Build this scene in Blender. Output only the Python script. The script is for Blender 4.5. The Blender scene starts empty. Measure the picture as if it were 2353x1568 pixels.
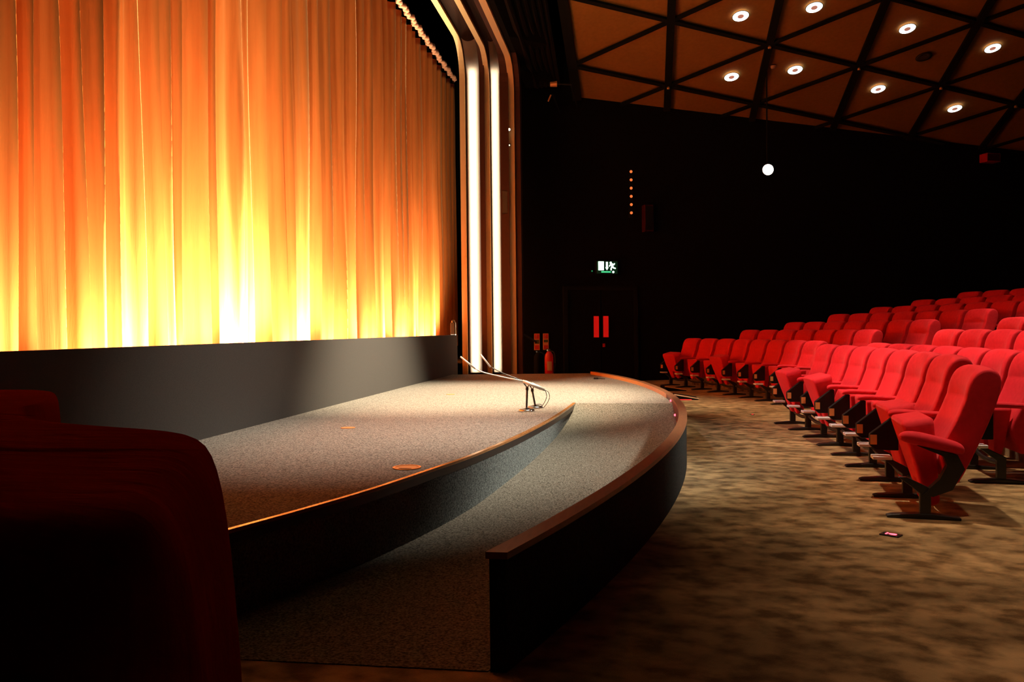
import bpy, bmesh, math, random
from mathutils import Vector, Matrix
random.seed(7)
C = bpy.context.scene.collection
PI = math.pi

# ------------------------------------------------------------------ materials
def nt(name):
    m = bpy.data.materials.new(name); m.use_nodes = True
    n = m.node_tree.nodes; l = m.node_tree.links
    return m, n, l, n['Principled BSDF']

def mat(name, col, rough=0.6, metal=0.0, sheen=0.0, spec=0.5, emit=None, strength=0.0):
    m, n, l, b = nt(name)
    b.inputs['Base Color'].default_value = (*col, 1)
    b.inputs['Roughness'].default_value = rough
    b.inputs['Metallic'].default_value = metal
    b.inputs['Specular IOR Level'].default_value = spec
    if sheen:
        b.inputs['Sheen Weight'].default_value = sheen
        b.inputs['Sheen Roughness'].default_value = 0.4
    if emit:
        b.inputs['Emission Color'].default_value = (*emit, 1)
        b.inputs['Emission Strength'].default_value = strength
    return m

def noise_mat(name, c1, c2, scale, rough=0.9, stretch=(1, 1, 1), lo=0.35, hi=0.65, detail=4, spec=0.2,
              bump=0.0, bscale=None, sheen=0.0, sheen_tint=None, extra=None, tint=None, rot=0.0):
    m, n, l, b = nt(name)
    tc = n.new('ShaderNodeTexCoord'); mp = n.new('ShaderNodeMapping')
    mp.inputs['Scale'].default_value = stretch
    mp.inputs['Rotation'].default_value = (0, 0, rot)
    l.new(tc.outputs['Object'], mp.inputs['Vector'])
    no = n.new('ShaderNodeTexNoise'); no.inputs['Scale'].default_value = scale
    no.inputs['Detail'].default_value = detail
    l.new(mp.outputs['Vector'], no.inputs['Vector'])
    cr = n.new('ShaderNodeValToRGB')
    cr.color_ramp.elements[0].position = lo; cr.color_ramp.elements[0].color = (*c1, 1)
    cr.color_ramp.elements[1].position = hi; cr.color_ramp.elements[1].color = (*c2, 1)
    l.new(no.outputs['Fac'], cr.inputs['Fac'])
    out = cr.outputs['Color']
    if extra:                                     # a second, larger pattern multiplied in
        sc, st, d1, d2, rz = extra
        mp2 = n.new('ShaderNodeMapping'); mp2.inputs['Scale'].default_value = st
        mp2.inputs['Rotation'].default_value = (0, 0, rz)
        l.new(tc.outputs['Object'], mp2.inputs['Vector'])
        n2 = n.new('ShaderNodeTexNoise'); n2.inputs['Scale'].default_value = sc; n2.inputs['Detail'].default_value = 3
        n2.inputs['Distortion'].default_value = 0.6
        l.new(mp2.outputs['Vector'], n2.inputs['Vector'])
        r2 = n.new('ShaderNodeValToRGB')
        r2.color_ramp.elements[0].position = 0.38; r2.color_ramp.elements[0].color = (d1, d1, d1, 1)
        r2.color_ramp.elements[1].position = 0.62; r2.color_ramp.elements[1].color = (d2, d2, d2, 1)
        l.new(n2.outputs['Fac'], r2.inputs['Fac'])
        mx = n.new('ShaderNodeMix'); mx.data_type = 'RGBA'; mx.blend_type = 'MULTIPLY'
        mx.inputs[0].default_value = 1
        l.new(out, mx.inputs[6]); l.new(r2.outputs['Color'], mx.inputs[7])
        out = mx.outputs[2]
    l.new(out, b.inputs['Base Color'])
    b.inputs['Roughness'].default_value = rough
    b.inputs['Specular IOR Level'].default_value = spec
    if sheen:
        b.inputs['Sheen Weight'].default_value = sheen; b.inputs['Sheen Roughness'].default_value = 0.35
        if sheen_tint: b.inputs['Sheen Tint'].default_value = (*sheen_tint, 1)
    if bump:
        nb = n.new('ShaderNodeTexNoise'); nb.inputs['Scale'].default_value = bscale or scale
        nb.inputs['Detail'].default_value = 3
        l.new(mp.outputs['Vector'], nb.inputs['Vector'])
        bp = n.new('ShaderNodeBump'); bp.inputs['Strength'].default_value = bump; bp.inputs['Distance'].default_value = 0.01
        l.new(nb.outputs['Fac'], bp.inputs['Height']); l.new(bp.outputs['Normal'], b.inputs['Normal'])
    return m

M = {}
M['black'] = mat('matt black paint', (0.004, 0.004, 0.004), 0.9, spec=0.1)
M['blackwall'] = noise_mat('black felt wall', (0.002, 0.002, 0.002), (0.005, 0.0045, 0.004), 30, 0.95, spec=0.05)
M['ribwall'] = mat('dark brown ribbing', (0.006, 0.0035, 0.0025), 0.85, spec=0.1)
M['carpet'] = noise_mat('brown cut pile carpet', (0.14, 0.080, 0.033), (0.41, 0.265, 0.128), 6.5, 0.95, (1.0, 1.25, 1), 0.36, 0.60,
                        9, 0.1, 0.6, 160, 0.15, extra=(1.3, (1, 1.6, 1), 0.62, 1.1, 0.7), rot=0.6)
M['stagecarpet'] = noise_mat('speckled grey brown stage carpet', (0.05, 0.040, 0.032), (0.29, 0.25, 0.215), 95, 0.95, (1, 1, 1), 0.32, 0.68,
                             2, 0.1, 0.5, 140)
M['rampcarpet'] = noise_mat('stage carpet darkened for ramp shade', (0.034, 0.029, 0.022), (0.205, 0.178, 0.142), 95, 0.95, (1, 1, 1), 0.32, 0.68,
                            2, 0.1, 0.5, 140)  # stage carpet with its colour darkened, standing in for dimmer light on the ramp
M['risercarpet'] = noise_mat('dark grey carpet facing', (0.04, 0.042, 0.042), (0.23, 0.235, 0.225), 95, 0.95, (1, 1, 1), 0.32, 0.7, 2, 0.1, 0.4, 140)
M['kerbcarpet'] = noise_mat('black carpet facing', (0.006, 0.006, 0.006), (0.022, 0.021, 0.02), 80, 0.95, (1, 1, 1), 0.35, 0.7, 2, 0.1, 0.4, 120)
M['plinth'] = noise_mat('dark grey fabric panel', (0.066, 0.058, 0.054), (0.080, 0.070, 0.064), 60, 0.9, (1, 1, 3), 0.3, 0.7, 3, 0.1)
M['wood'] = noise_mat('varnished orange wood', (0.74, 0.27, 0.055), (0.84, 0.34, 0.08), 8, 0.28, (8, 1, 8), 0.3, 0.7, 4, 0.5)
M['nosing'] = noise_mat('worn varnished nosing', (0.26, 0.10, 0.03), (0.36, 0.145, 0.045), 8, 0.2, (8, 1, 8), 0.3, 0.7, 4, 0.6)
M['woodcap'] = noise_mat('brown wood rail', (0.14, 0.052, 0.02), (0.19, 0.075, 0.03), 8, 0.5, (8, 1, 8), 0.3, 0.7, 4, 0.35)
M['redpanel'] = mat('dark red lacquer', (0.05, 0.002, 0.002), 0.5)
M['curtain'] = noise_mat('gold velvet', (0.35, 0.080, 0.0095), (0.42, 0.106, 0.017), 3.0, 0.72, (1, 6, 0.25), 0.3, 0.7, 5, 0.25, 0.12, 30,
                         0.12, (1.0, 0.72, 0.35))
M['heading'] = mat('pink gold curtain heading tape', (0.75, 0.30, 0.15), 0.8, sheen=0.3)
M['cream'] = mat('cream painted frame', (0.52, 0.35, 0.16), 0.6, spec=0.3)
m_, n_, l_, b_ = nt('translucent column skin')
tr_ = n_.new('ShaderNodeBsdfTranslucent'); tr_.inputs['Color'].default_value = (0.85, 0.68, 0.52, 1)
df_ = n_.new('ShaderNodeBsdfDiffuse'); df_.inputs['Color'].default_value = (0.16, 0.09, 0.06, 1)
mx_ = n_.new('ShaderNodeMixShader'); mx_.inputs[0].default_value = 0.35
l_.new(tr_.outputs[0], mx_.inputs[1]); l_.new(df_.outputs[0], mx_.inputs[2]); l_.new(mx_.outputs[0], n_['Material Output'].inputs['Surface'])
M['diffuser'] = m_
M['cove'] = mat('white painted cove', (0.85, 0.74, 0.60), 0.8, spec=0.1)
M['baffle'] = mat('dark brown baffle', (0.035, 0.012, 0.006), 0.8, spec=0.2)
M['ceiling'] = noise_mat('tan ceiling board', (0.19, 0.082, 0.018), (0.22, 0.096, 0.022), 14, 0.9, (1, 1, 1), 0.3, 0.7, 4, 0.1)
M['red'] = noise_mat('red wool moquette', (0.66, 0.012, 0.026), (0.74, 0.017, 0.036), 25, 0.8, (1, 1, 1), 0.3, 0.7, 4, 0.25, 0.12, 260, 0.25,
                     (1.0, 0.25, 0.28))
M['blackplastic'] = mat('black plastic', (0.008, 0.007, 0.007), 0.35)
M['bracket'] = mat('black moulded bracket', (0.004, 0.003, 0.003), 0.5, spec=0.25)
M['darkmetal'] = mat('black enamelled steel', (0.012, 0.009, 0.008), 0.4)
M['plate'] = mat('white enamel plate', (0.82, 0.86, 0.95), 0.25, spec=0.7)
M['tag'] = mat('amber seat number plate', (0.80, 0.46, 0.18), 0.4)
m_, n_, l_, b_ = nt('dark maroon cloth')
df_ = n_.new('ShaderNodeBsdfDiffuse'); cr_ = n_.new('ShaderNodeValToRGB'); no_ = n_.new('ShaderNodeTexNoise'); tc_ = n_.new('ShaderNodeTexCoord')
no_.inputs['Scale'].default_value = 5
cr_.color_ramp.elements[0].color = (0.17, 0.012, 0.002, 1); cr_.color_ramp.elements[1].color = (0.25, 0.019, 0.003, 1)
l_.new(tc_.outputs['Object'], no_.inputs['Vector']); l_.new(no_.outputs['Fac'], cr_.inputs['Fac']); l_.new(cr_.outputs['Color'], df_.inputs['Color'])
nb_ = n_.new('ShaderNodeTexNoise'); nb_.inputs['Scale'].default_value = 14; nb_.inputs['Detail'].default_value = 4
mp_ = n_.new('ShaderNodeMapping'); mp_.inputs['Scale'].default_value = (0.5, 2.2, 1); l_.new(tc_.outputs['Object'], mp_.inputs['Vector']); l_.new(mp_.outputs['Vector'], nb_.inputs['Vector'])
bp_ = n_.new('ShaderNodeBump'); bp_.inputs['Strength'].default_value = 0.35; bp_.inputs['Distance'].default_value = 0.02
l_.new(nb_.outputs['Fac'], bp_.inputs['Height']); l_.new(bp_.outputs['Normal'], df_.inputs['Normal'])
l_.new(df_.outputs[0], n_['Material Output'].inputs['Surface'])
M['pianocloth'] = m_
M['chrome'] = mat('polished steel', (0.75, 0.72, 0.68), 0.18, metal=1)
M['silver'] = mat('satin silver', (0.72, 0.68, 0.62), 0.4, metal=0.25)
M['brass'] = mat('orange brass', (0.80, 0.36, 0.12), 0.35, metal=0.6)
M['brassdark'] = mat('worn brass plate', (0.62, 0.26, 0.09), 0.5, metal=0.4)
M['ringglow'] = mat('ring lamp diffuser', (1, 1, 1), 0.5, emit=(1.0, 0.95, 0.92), strength=4)
M['ringoff'] = mat('dark ring', (0.02, 0.008, 0.006), 0.7)
M['ringhub'] = mat('fitting beige', (0.42, 0.20, 0.12), 0.7)
M['hubglow'] = mat('downlight hub', (0.42, 0.20, 0.12), 0.7, emit=(1.0, 0.42, 0.30), strength=0.35)  # faint emission stands in for the ring's light falling on the hub
M['spotglow'] = mat('spotlight lens', (1, 1, 1), 0.3, emit=(0.9, 1.0, 1.0), strength=40)
M['amber'] = mat('amber indicator', (0.8, 0.3, 0.1), 0.4, emit=(1.0, 0.22, 0.05), strength=0.85)
M['redled'] = mat('red led', (0.8, 0.05, 0.05), 0.4, emit=(1.0, 0.06, 0.09), strength=6)
M['redglow'] = mat('lit red glass', (0.3, 0.01, 0.005), 0.3, emit=(1.0, 0.012, 0.008), strength=0.40)
M['exitglow'] = mat('lit exit symbol', (0.9, 1.0, 0.95), 0.4, emit=(0.62, 1.0, 0.75), strength=3.0)
M['exitgreen'] = mat('lit green strip', (0.1, 0.8, 0.4), 0.4, emit=(0.06, 0.80, 0.33), strength=0.9)
M['exitface'] = mat('exit sign face', (0.0, 0.02, 0.008), 0.5, emit=(0.0, 0.05, 0.02), strength=0.2)
M['extred'] = mat('extinguisher red', (0.55, 0.012, 0.012), 0.4)
M['cream_label'] = mat('cream paper label', (0.55, 0.38, 0.22), 0.7)
M['signred'] = mat('sign red', (0.62, 0.02, 0.012), 0.6)
M['signorange'] = mat('sign pale orange', (0.72, 0.26, 0.10), 0.6)
M['signgreen'] = mat('sign dark green', (0.05, 0.07, 0.015), 0.6)
M['palewood'] = mat('pale nosing strip', (0.70, 0.50, 0.33), 0.5)
M['boxred'] = mat('dim red box', (0.035, 0.003, 0.003), 0.7, spec=0.1)

# ------------------------------------------------------------------ geometry helpers
def obj(name, bm, m, parent=None, smooth=False, mods=(), loc=None):
    me = bpy.data.meshes.new(name)
    bmesh.ops.recalc_face_normals(bm, faces=bm.faces)
    bm.to_mesh(me); bm.free()
    if smooth:
        for p in me.polygons: p.use_smooth = True
    if m: me.materials.append(m)
    o = bpy.data.objects.new(name, me); C.objects.link(o)
    if loc: o.location = loc
    if parent: o.parent = parent
    for k, v in mods:
        md = o.modifiers.new(k.title(), k)
        for a, b in v.items(): setattr(md, a, b)
    return o

def bake(o):
    dg = bpy.context.evaluated_depsgraph_get(); dg.update()
    me = bpy.data.meshes.new_from_object(o.evaluated_get(dg))
    o.modifiers.clear(); o.data = me
    return o

def tag(o, label=None, cat=None, group=None, kind=None):
    if label: o['label'] = label
    if cat: o['category'] = cat
    if group: o['group'] = group
    if kind: o['kind'] = kind
    return o

def thing(name, label, cat, loc=(0, 0, 0), rz=0.0, group=None):
    o = bpy.data.objects.new(name, None); C.objects.link(o)
    o.location = loc; o.rotation_euler = (0, 0, rz); o.empty_display_size = 0.1
    return tag(o, label, cat, group)

def struct(name, bm, m, parent=None, label=None, smooth=False, mods=()):
    o = obj(name, bm, m, parent, smooth, mods)
    o['kind'] = 'structure'
    if label: o['label'] = label
    return o

def box(bm, lo, hi, mtx=None):
    x0, y0, z0 = lo; x1, y1, z1 = hi
    vs = [bm.verts.new((mtx @ Vector(p)) if mtx else p) for p in
          [(x0, y0, z0), (x1, y0, z0), (x1, y1, z0), (x0, y1, z0), (x0, y0, z1), (x1, y0, z1), (x1, y1, z1), (x0, y1, z1)]]
    for f in [(0, 1, 2, 3), (4, 5, 6, 7), (0, 1, 5, 4), (1, 2, 6, 5), (2, 3, 7, 6), (3, 0, 4, 7)]:
        bm.faces.new([vs[i] for i in f])
    return bm

def new(): return bmesh.new()

def quad(bm, pts):
    bm.faces.new([bm.verts.new(p) for p in pts]); return bm

def prism(bm, pts, z0, z1):
    n = len(pts)
    a = [bm.verts.new((p[0], p[1], z0)) for p in pts]; b = [bm.verts.new((p[0], p[1], z1)) for p in pts]
    bm.faces.new(a); bm.faces.new(b)
    for i in range(n): bm.faces.new([a[i], a[(i + 1) % n], b[(i + 1) % n], b[i]])
    return bm

def xzprism(bm, pts, y0, y1):
    n = len(pts)
    a = [bm.verts.new((p[0], y0, p[1])) for p in pts]; b = [bm.verts.new((p[0], y1, p[1])) for p in pts]
    bm.faces.new(a); bm.faces.new(b)
    for i in range(n): bm.faces.new([a[i], a[(i + 1) % n], b[(i + 1) % n], b[i]])
    return bm

def loft(bm, rings, cap=True, closed=True):
    rs = [[bm.verts.new(p) for p in r] for r in rings]
    n = len(rs[0])
    for a, b in zip(rs, rs[1:]):
        for i in range(n if closed else n - 1):
            bm.faces.new([a[i], a[(i + 1) % n], b[(i + 1) % n], b[i]])
    if cap and closed:
        bm.faces.new(rs[0]); bm.faces.new(rs[-1])
    return bm

def tube(bm, pts, r, n=8):
    pts = [Vector(p) for p in pts]; rings = []
    up = Vector((0.0, 0.0, 1.0))
    for i, p in enumerate(pts):
        d = (pts[min(i + 1, len(pts) - 1)] - pts[max(i - 1, 0)]).normalized()
        a = d.cross(up)
        if a.length < 0.05: a = d.cross(Vector((1, 0, 0)))
        a.normalize(); b = d.cross(a).normalized()
        rr = r[i] if isinstance(r, (list, tuple)) else r
        rings.append([p + a * rr * math.cos(t) + b * rr * math.sin(t) for t in [2 * PI * k / n for k in range(n)]])
    return loft(bm, rings)

def lathe(bm, prof, n=24, mtx=None):
    rings = []
    for r, z in prof:
        ring = [Vector((r * math.cos(2 * PI * k / n), r * math.sin(2 * PI * k / n), z)) for k in range(n)]
        rings.append([(mtx @ p) if mtx else p for p in ring])
    return loft(bm, rings)

def smoothpts(pts, k=6):                       # Catmull-Rom through points
    P = [Vector(p) for p in pts]; P = [P[0] * 2 - P[1]] + P + [P[-1] * 2 - P[-2]]; out = []
    for i in range(1, len(P) - 2):
        for s in range(k):
            t = s / k
            out.append(0.5 * ((2 * P[i]) + (P[i + 1] - P[i - 1]) * t + (2 * P[i - 1] - 5 * P[i] + 4 * P[i + 1] - P[i + 2]) * t * t
                              + (3 * P[i] - P[i - 1] - 3 * P[i + 1] + P[i + 2]) * t ** 3))
    out.append(P[-2]); return out

def interp(x, xs, ys):
    if x <= xs[0]: return ys[0]
    for i in range(len(xs) - 1):
        if x <= xs[i + 1]:
            t = (x - xs[i]) / (xs[i + 1] - xs[i]); return ys[i] + (ys[i + 1] - ys[i]) * t
    return ys[-1]

def copy_tree(o, parent=None):
    c = o.copy(); C.objects.link(c)
    if parent: c.parent = parent
    for ch in list(o.children): copy_tree(ch, c)
    return c

# ------------------------------------------------------------------ the big curves of the hall
AX, AY = -18.03, 8.85              # centre of the kerb and seating arcs
def arc(R, y):                     # point at height y of the arc of radius R
    return AX + math.sqrt(R * R - (y - AY) ** 2), y
STAGE = 0.375
KR = 18.57
EDGE_Y = [2.9, 3.33, 3.72, 4.25, 4.9, 5.48, 6.35, 7.16, 7.86, 8.7, 9.45]
EDGE_X = [-1.85, -1.695, -1.545, -1.365, -1.195, -1.055, -0.905, -0.80, -0.728, -0.667, -0.63]
edge = [(p.x, p.y) for p in smoothpts([(x, y, 0) for x, y in zip(EDGE_X, EDGE_Y)], 5)]
WP = Vector((0.886, 19.8, 0)); WD = Vector((0.926, 0.378, 0)).normalized(); WN = Vector((-WD.y, WD.x, 0))   # far side wall
def wall_pt(s, z=0, off=0.0): return Vector((WP.x, WP.y, z)) + WD * s - WN * off
def wall_frame(s, z):              # local x along the wall, local y into the wall, z up
    m = Matrix.Identity(4)
    m.col[0][:3] = WD; m.col[1][:3] = WN; m.col[2][:3] = (0, 0, 1); m.col[3][:3] = wall_pt(s, z)
    return m
WALL_RZ = math.atan2(WD.y, WD.x)

# ------------------------------------------------------------------ room shell
bm = new(); quad(bm, [(-9, -5, 0), (17, -5, 0), (17, 30, 0), (-9, 30, 0)])
struct('floor', bm, M['carpet'])
bm = new(); prism(bm, [tuple(wall_pt(-3.6)[:2]), tuple(wall_pt(16)[:2]), tuple(wall_pt(16, 0, -0.2)[:2]), tuple(wall_pt(-3.6, 0, -0.2)[:2])], 0, 7.6)
struct('wall_far', bm, M['blackwall'])
bm = new(); box(bm, (-5.2, -5, 0), (-5.0, 24, 12)); struct('wall_stage', bm, M['blackwall'])
bm = new(); box(bm, (-5.0, 20.2, 0), (-2.45, 20.4, 8)); struct('wall_wing', bm, M['blackwall'])
bm = new(); box(bm, (-5.0, -5, 0), (17, -4.8, 12)); struct('wall_near', bm, M['blackwall'])
bm = new(); box(bm, (16, -5, 0), (16.2, 28, 12)); struct('wall_back', bm, M['blackwall'])

# ceiling: a sloping plane of triangles
T0 = Vector((0.833, 16.641, 7.252)); E1 = Vector((2.043, 1.111, -0.209)); E2 = Vector((0.036, 2.155, -0.643))
CN = Vector((-0.058, 0.287, 0.956)).normalized()
CN = E1.cross(E2).normalized()
if CN.z < 0: CN = -CN
def ceil_z(x, y): return T0.z - (CN.x * (x - T0.x) + CN.y * (y - T0.y)) / CN.z
def L_(i, j): return T0 + E1 * i + E2 * j
def inside(p): return (Vector((p.x, p.y, 0)) - WP).dot(WN)
def clipline(a, b):
    da, db = inside(a) + 0.03, inside(b) + 0.03
    if da > 0 and db > 0: return None
    if da > 0: a = a + (b - a) * (da / (da - db))
    elif db > 0: b = a + (b - a) * (da / (da - db))
    return a, b
A_, B_ = L_(-1, -10), L_(-1, 4)
A_, B_ = clipline(A_, B_); A_.x += 0.06; B_.x += 0.06
far = wall_pt(16); near_r = Vector((17, -5, 0))
bm = new()
quad(bm, [A_, B_ + WN * 0.2, Vector((far.x, far.y, ceil_z(far.x, far.y))) + WN * 0.2, Vector((17, -5, ceil_z(17, -5)))])
struct('ceiling', bm, M['ceiling'])
def batten(a, b, w, h):
    d = (b - a); ln = d.length; d.normalize(); s = d.cross(CN).normalized()
    bm = new(); vs = []
    for p in (a, b):
        for sx, sz in ((-1, 0.01), (1, 0.01), (1, -h), (-1, -h)):
            vs.append(bm.verts.new(p + s * (sx * w / 2) + CN * sz))
    bm.faces.new(vs[0:4]); bm.faces.new(vs[4:8])
    for i in range(4): bm.faces.new([vs[i], vs[(i + 1) % 4], vs[4 + (i + 1) % 4], vs[4 + i]])
    return bm
tn = 0
def add_batten(a, b, w, h):
    global tn
    r = clipline(a, b)
    if not r or (r[1] - r[0]).length < 0.3: return
    tn += 1
    struct('trim_%d' % tn, batten(r[0], r[1], w, h), M['black'])
for i in range(-1, 6): add_batten(L_(i, -6), L_(i, 4), 0.15 if i >= 0 else 0.20, 0.05)
for j in range(-3, 4): add_batten(L_(-1, j), L_(6, j), 0.095, 0.045)
for s in range(-3, 8):
    i0 = max(-1, s - 3); i1 = min(6, s + 5)
    if i1 > i0: add_batten(L_(i0, s - i0), L_(i1, s - i1), 0.085, 0.04)

# fascia between the proscenium and the ceiling, with faint ribs along it
def fascia(t, y, out=0.0):
    x = -2.14 + (A_.x + 0.02 + 2.14) * t
    z = 6.55 + (ceil_z(-1.17, y) - 0.02 - 6.55) * t
    return Vector((x + out, y, z - out * 0.4))
YS = [-4, 2, 6, 10, 13, 15, 17, 18.3]
bm = new()
loft(bm, [[fascia(0, y), fascia(1, y), fascia(1, y) + Vector((-0.1, 0, 0.2)), fascia(0, y) + Vector((-0.1, 0, 0))] for y in YS])
struct('wall_proscenium', bm, M['blackwall'])
for k in range(6):
    t = 0.12 + 0.145 * k
    bm = new()
    loft(bm, [[fascia(t, y, 0.0), fascia(t, y, 0.07), fascia(t + 0.06, y, 0.07), fascia(t + 0.06, y, 0.0)] for y in YS])
    tn += 1; struct('trim_%d' % tn, bm, M['ribwall'])

# ------------------------------------------------------------------ stage, plinth, ramp, kerb
PX = -3.37
FAR = 15.72
kin = lambda y: arc(KR - 0.07, y)
stage = thing('stage', 'low carpeted stage in front of the gold curtain with wooden front edge', 'stage', (-2, 9, 0))
def child(name, bm, m, par, **k):
    o = obj(name, bm, m, par, **k); o.matrix_parent_inverse = Matrix.Translation(-Vector(par.location)); return o
ky = [9.45 + (15.42 - 9.45) * i / 16 for i in range(17)]
deck = [(PX - 0.05, 2.9)] + [(x - 0.028, y) for x, y in edge] + [kin(y) for y in ky] + [(-0.70, FAR + 0.12), (PX + 1.1, FAR - 0.08), (PX - 0.05, FAR - 0.2)]
bm = new(); prism(bm, deck, STAGE - 0.06, STAGE)
child('deck', bm, M['stagecarpet'], stage)
bm = new(); loft(bm, [[(x - 0.006, y, 0), (x - 0.006, y, STAGE - 0.06), (x - 0.12, y, STAGE - 0.06), (x - 0.12, y, 0)] for x, y in edge])
child('front_riser', bm, M['risercarpet'], stage)
bm = new(); loft(bm, [[(x - 0.028, y, STAGE - 0.012), (x + 0.003, y, STAGE - 0.012), (x + 0.003, y, STAGE + 0.006), (x - 0.028, y, STAGE + 0.006)] for x, y in edge])
child('edge_nosing', bm, M['nosing'], stage, mods=[('BEVEL', dict(width=0.002, segments=2))])['label'] = 'orange wooden edge strip'
bm = new(); loft(bm, [[(x - 0.06, y, STAGE - 0.058), (x + 0.0015, y, STAGE - 0.058), (x + 0.0015, y, STAGE - 0.012), (x - 0.06, y, STAGE - 0.012)] for x, y in edge])
child('edge_front', bm, M['darkmetal'], stage)['label'] = 'black front band under the wooden strip'
bm = new(); quad(bm, [(PX, 2.9, 0), (-1.82, 2.9, 0), (-1.82, 2.9, STAGE - 0.06), (PX, 2.9, STAGE - 0.06)])
child('end_panel', bm, M['kerbcarpet'], stage)
bm = new(); box(bm, (PX - 0.05, FAR - 0.3, 0), (-0.72, FAR - 0.28, STAGE - 0.06))
child('back_panel', bm, M['kerbcarpet'], stage)

plinth = thing('curtain_plinth', 'long dark grey fabric plinth under the gold curtain behind the stage', 'plinth', (PX, 9, STAGE))
bm = new(); box(bm, (PX - 0.045, 2.4, 0.0), (PX, 16.0, 1.13)); child('front_panel', bm, M['plinth'], plinth)
bm = new(); box(bm, (-4.6, 2.4, 0.55), (PX - 0.045, 19.6, 0.58)); child('trough_floor', bm, M['black'], plinth)

def ramp_z(y): return interp(y, [4.7, 5.0, 5.6, 6.24, 7.0, 8.04, 8.9, 9.2, 9.45], [0.004, 0.008, 0.03, 0.07, 0.11, 0.175, 0.25, 0.30, STAGE])
ramp = thing('ramp', 'curved carpeted ramp rising between the stage front and the low kerb', 'ramp', (-0.5, 6, 0))
ry = [2.9, 3.4, 4, 4.7, 5.0, 5.3, 5.6, 6.24, 6.6, 7.0, 7.5, 8.04, 8.5, 8.9, 9.2, 9.45]
bm = new()
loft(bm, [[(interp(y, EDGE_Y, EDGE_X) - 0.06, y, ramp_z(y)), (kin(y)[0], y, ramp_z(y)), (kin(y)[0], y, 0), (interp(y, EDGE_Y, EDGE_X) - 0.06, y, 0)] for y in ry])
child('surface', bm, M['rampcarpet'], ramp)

kerb = thing('ramp_kerb', 'curved low kerb wall with brown wooden rail around the ramp and stage', 'kerb', (0.5, 8.85, 0))
kys = [2.9 + (15.42 - 2.9) * i / 48 for i in range(49)]
def arcstrip(r0, r1, z0, z1, ys):
    bm = new(); loft(bm, [[(*arc(r0, y), z0), (*arc(r1, y), z0), (*arc(r1, y), z1), (*arc(r0, y), z1)] for y in ys]); return bm
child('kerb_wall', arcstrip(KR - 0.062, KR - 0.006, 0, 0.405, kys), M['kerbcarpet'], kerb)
child('top_rail', arcstrip(KR - 0.075, KR, 0.405, 0.43, kys), M['woodcap'], kerb)['label'] = 'brown wooden top rail'
fy = [10.15 + (15.42 - 10.15) * i / 24 for i in range(25)]
child('inner_facing', arcstrip(KR - 0.076, KR - 0.062, STAGE, 0.428, fy), M['wood'], kerb)['label'] = 'orange wooden inner facing'
fy = [7.0 + (10.14 - 7.0) * i / 14 for i in range(15)]
child('led_panel', arcstrip(KR - 0.074, KR - 0.062, 0.05, 0.405, fy), M['redpanel'], kerb)['label'] = 'dark red inner panel with red lights'
for y in (9.58, 8.96, 8.38, 7.79):
    x, yy = arc(KR - 0.078, y); bm = new()
    bmesh.ops.create_icosphere(bm, subdivisions=2, radius=0.013, matrix=Matrix.Translation((x, yy, ramp_z(y) + 0.035 if y < 9.5 else 0.395)))
    child('led', bm, M['redled'], kerb)

# flat brass floor boxes and small things on the stage
def floor_box(x, y, r, label, ring):
    t = thing('floor_box', label, 'floor box', (x, y, STAGE), 0, 'brass floor boxes')
    bm = new(); lathe(bm, [(0.0, 0.0), (r * 0.84, 0.0), (r * 0.84, 0.004), (0.0, 0.004)], 32); obj('lid', bm, M['brassdark'], t)
    if ring:
        bm = new(); lathe(bm, [(r * 0.84, 0.0), (r, 0.0), (r, 0.007), (r * 0.84, 0.007), (r * 0.84, 0.0)], 32); obj('rim', bm, M['brass'], t)
        bm = new(); box(bm, (-r * .45, -r * .62, 0.003), (r * .45, -r * .45, 0.006)); obj('slot', bm, M['black'], t)
floor_box(-1.369, 4.955, 0.088, 'round brass floor box with slotted lid close to the stage edge', True)
floor_box(-2.451, 6.971, 0.075, 'flat orange brass floor lid in the middle of the stage carpet', False)
floor_box(-2.352, 10.688, 0.07, 'small faint brass floor lid far back near the curtain plinth', False)
t = thing('cable_end', 'small black cable end lying on the far stage by the kerb', 'cable', (-0.567, 13.93, STAGE))
bm = new(); box(bm, (-0.05, -0.02, 0), (0.03, 0.02, 0.035)); obj('plug', bm, M['blackplastic'], t, mods=[('BEVEL', dict(width=0.008, segments=2))])
bm = new(); tube(bm, smoothpts([(0.03, 0, 0.012), (0.08, 0.03, 0.008), (0.14, 0.02, 0.006)]), 0.006, 6); obj('lead', bm, M['blackplastic'], t, True)

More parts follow.
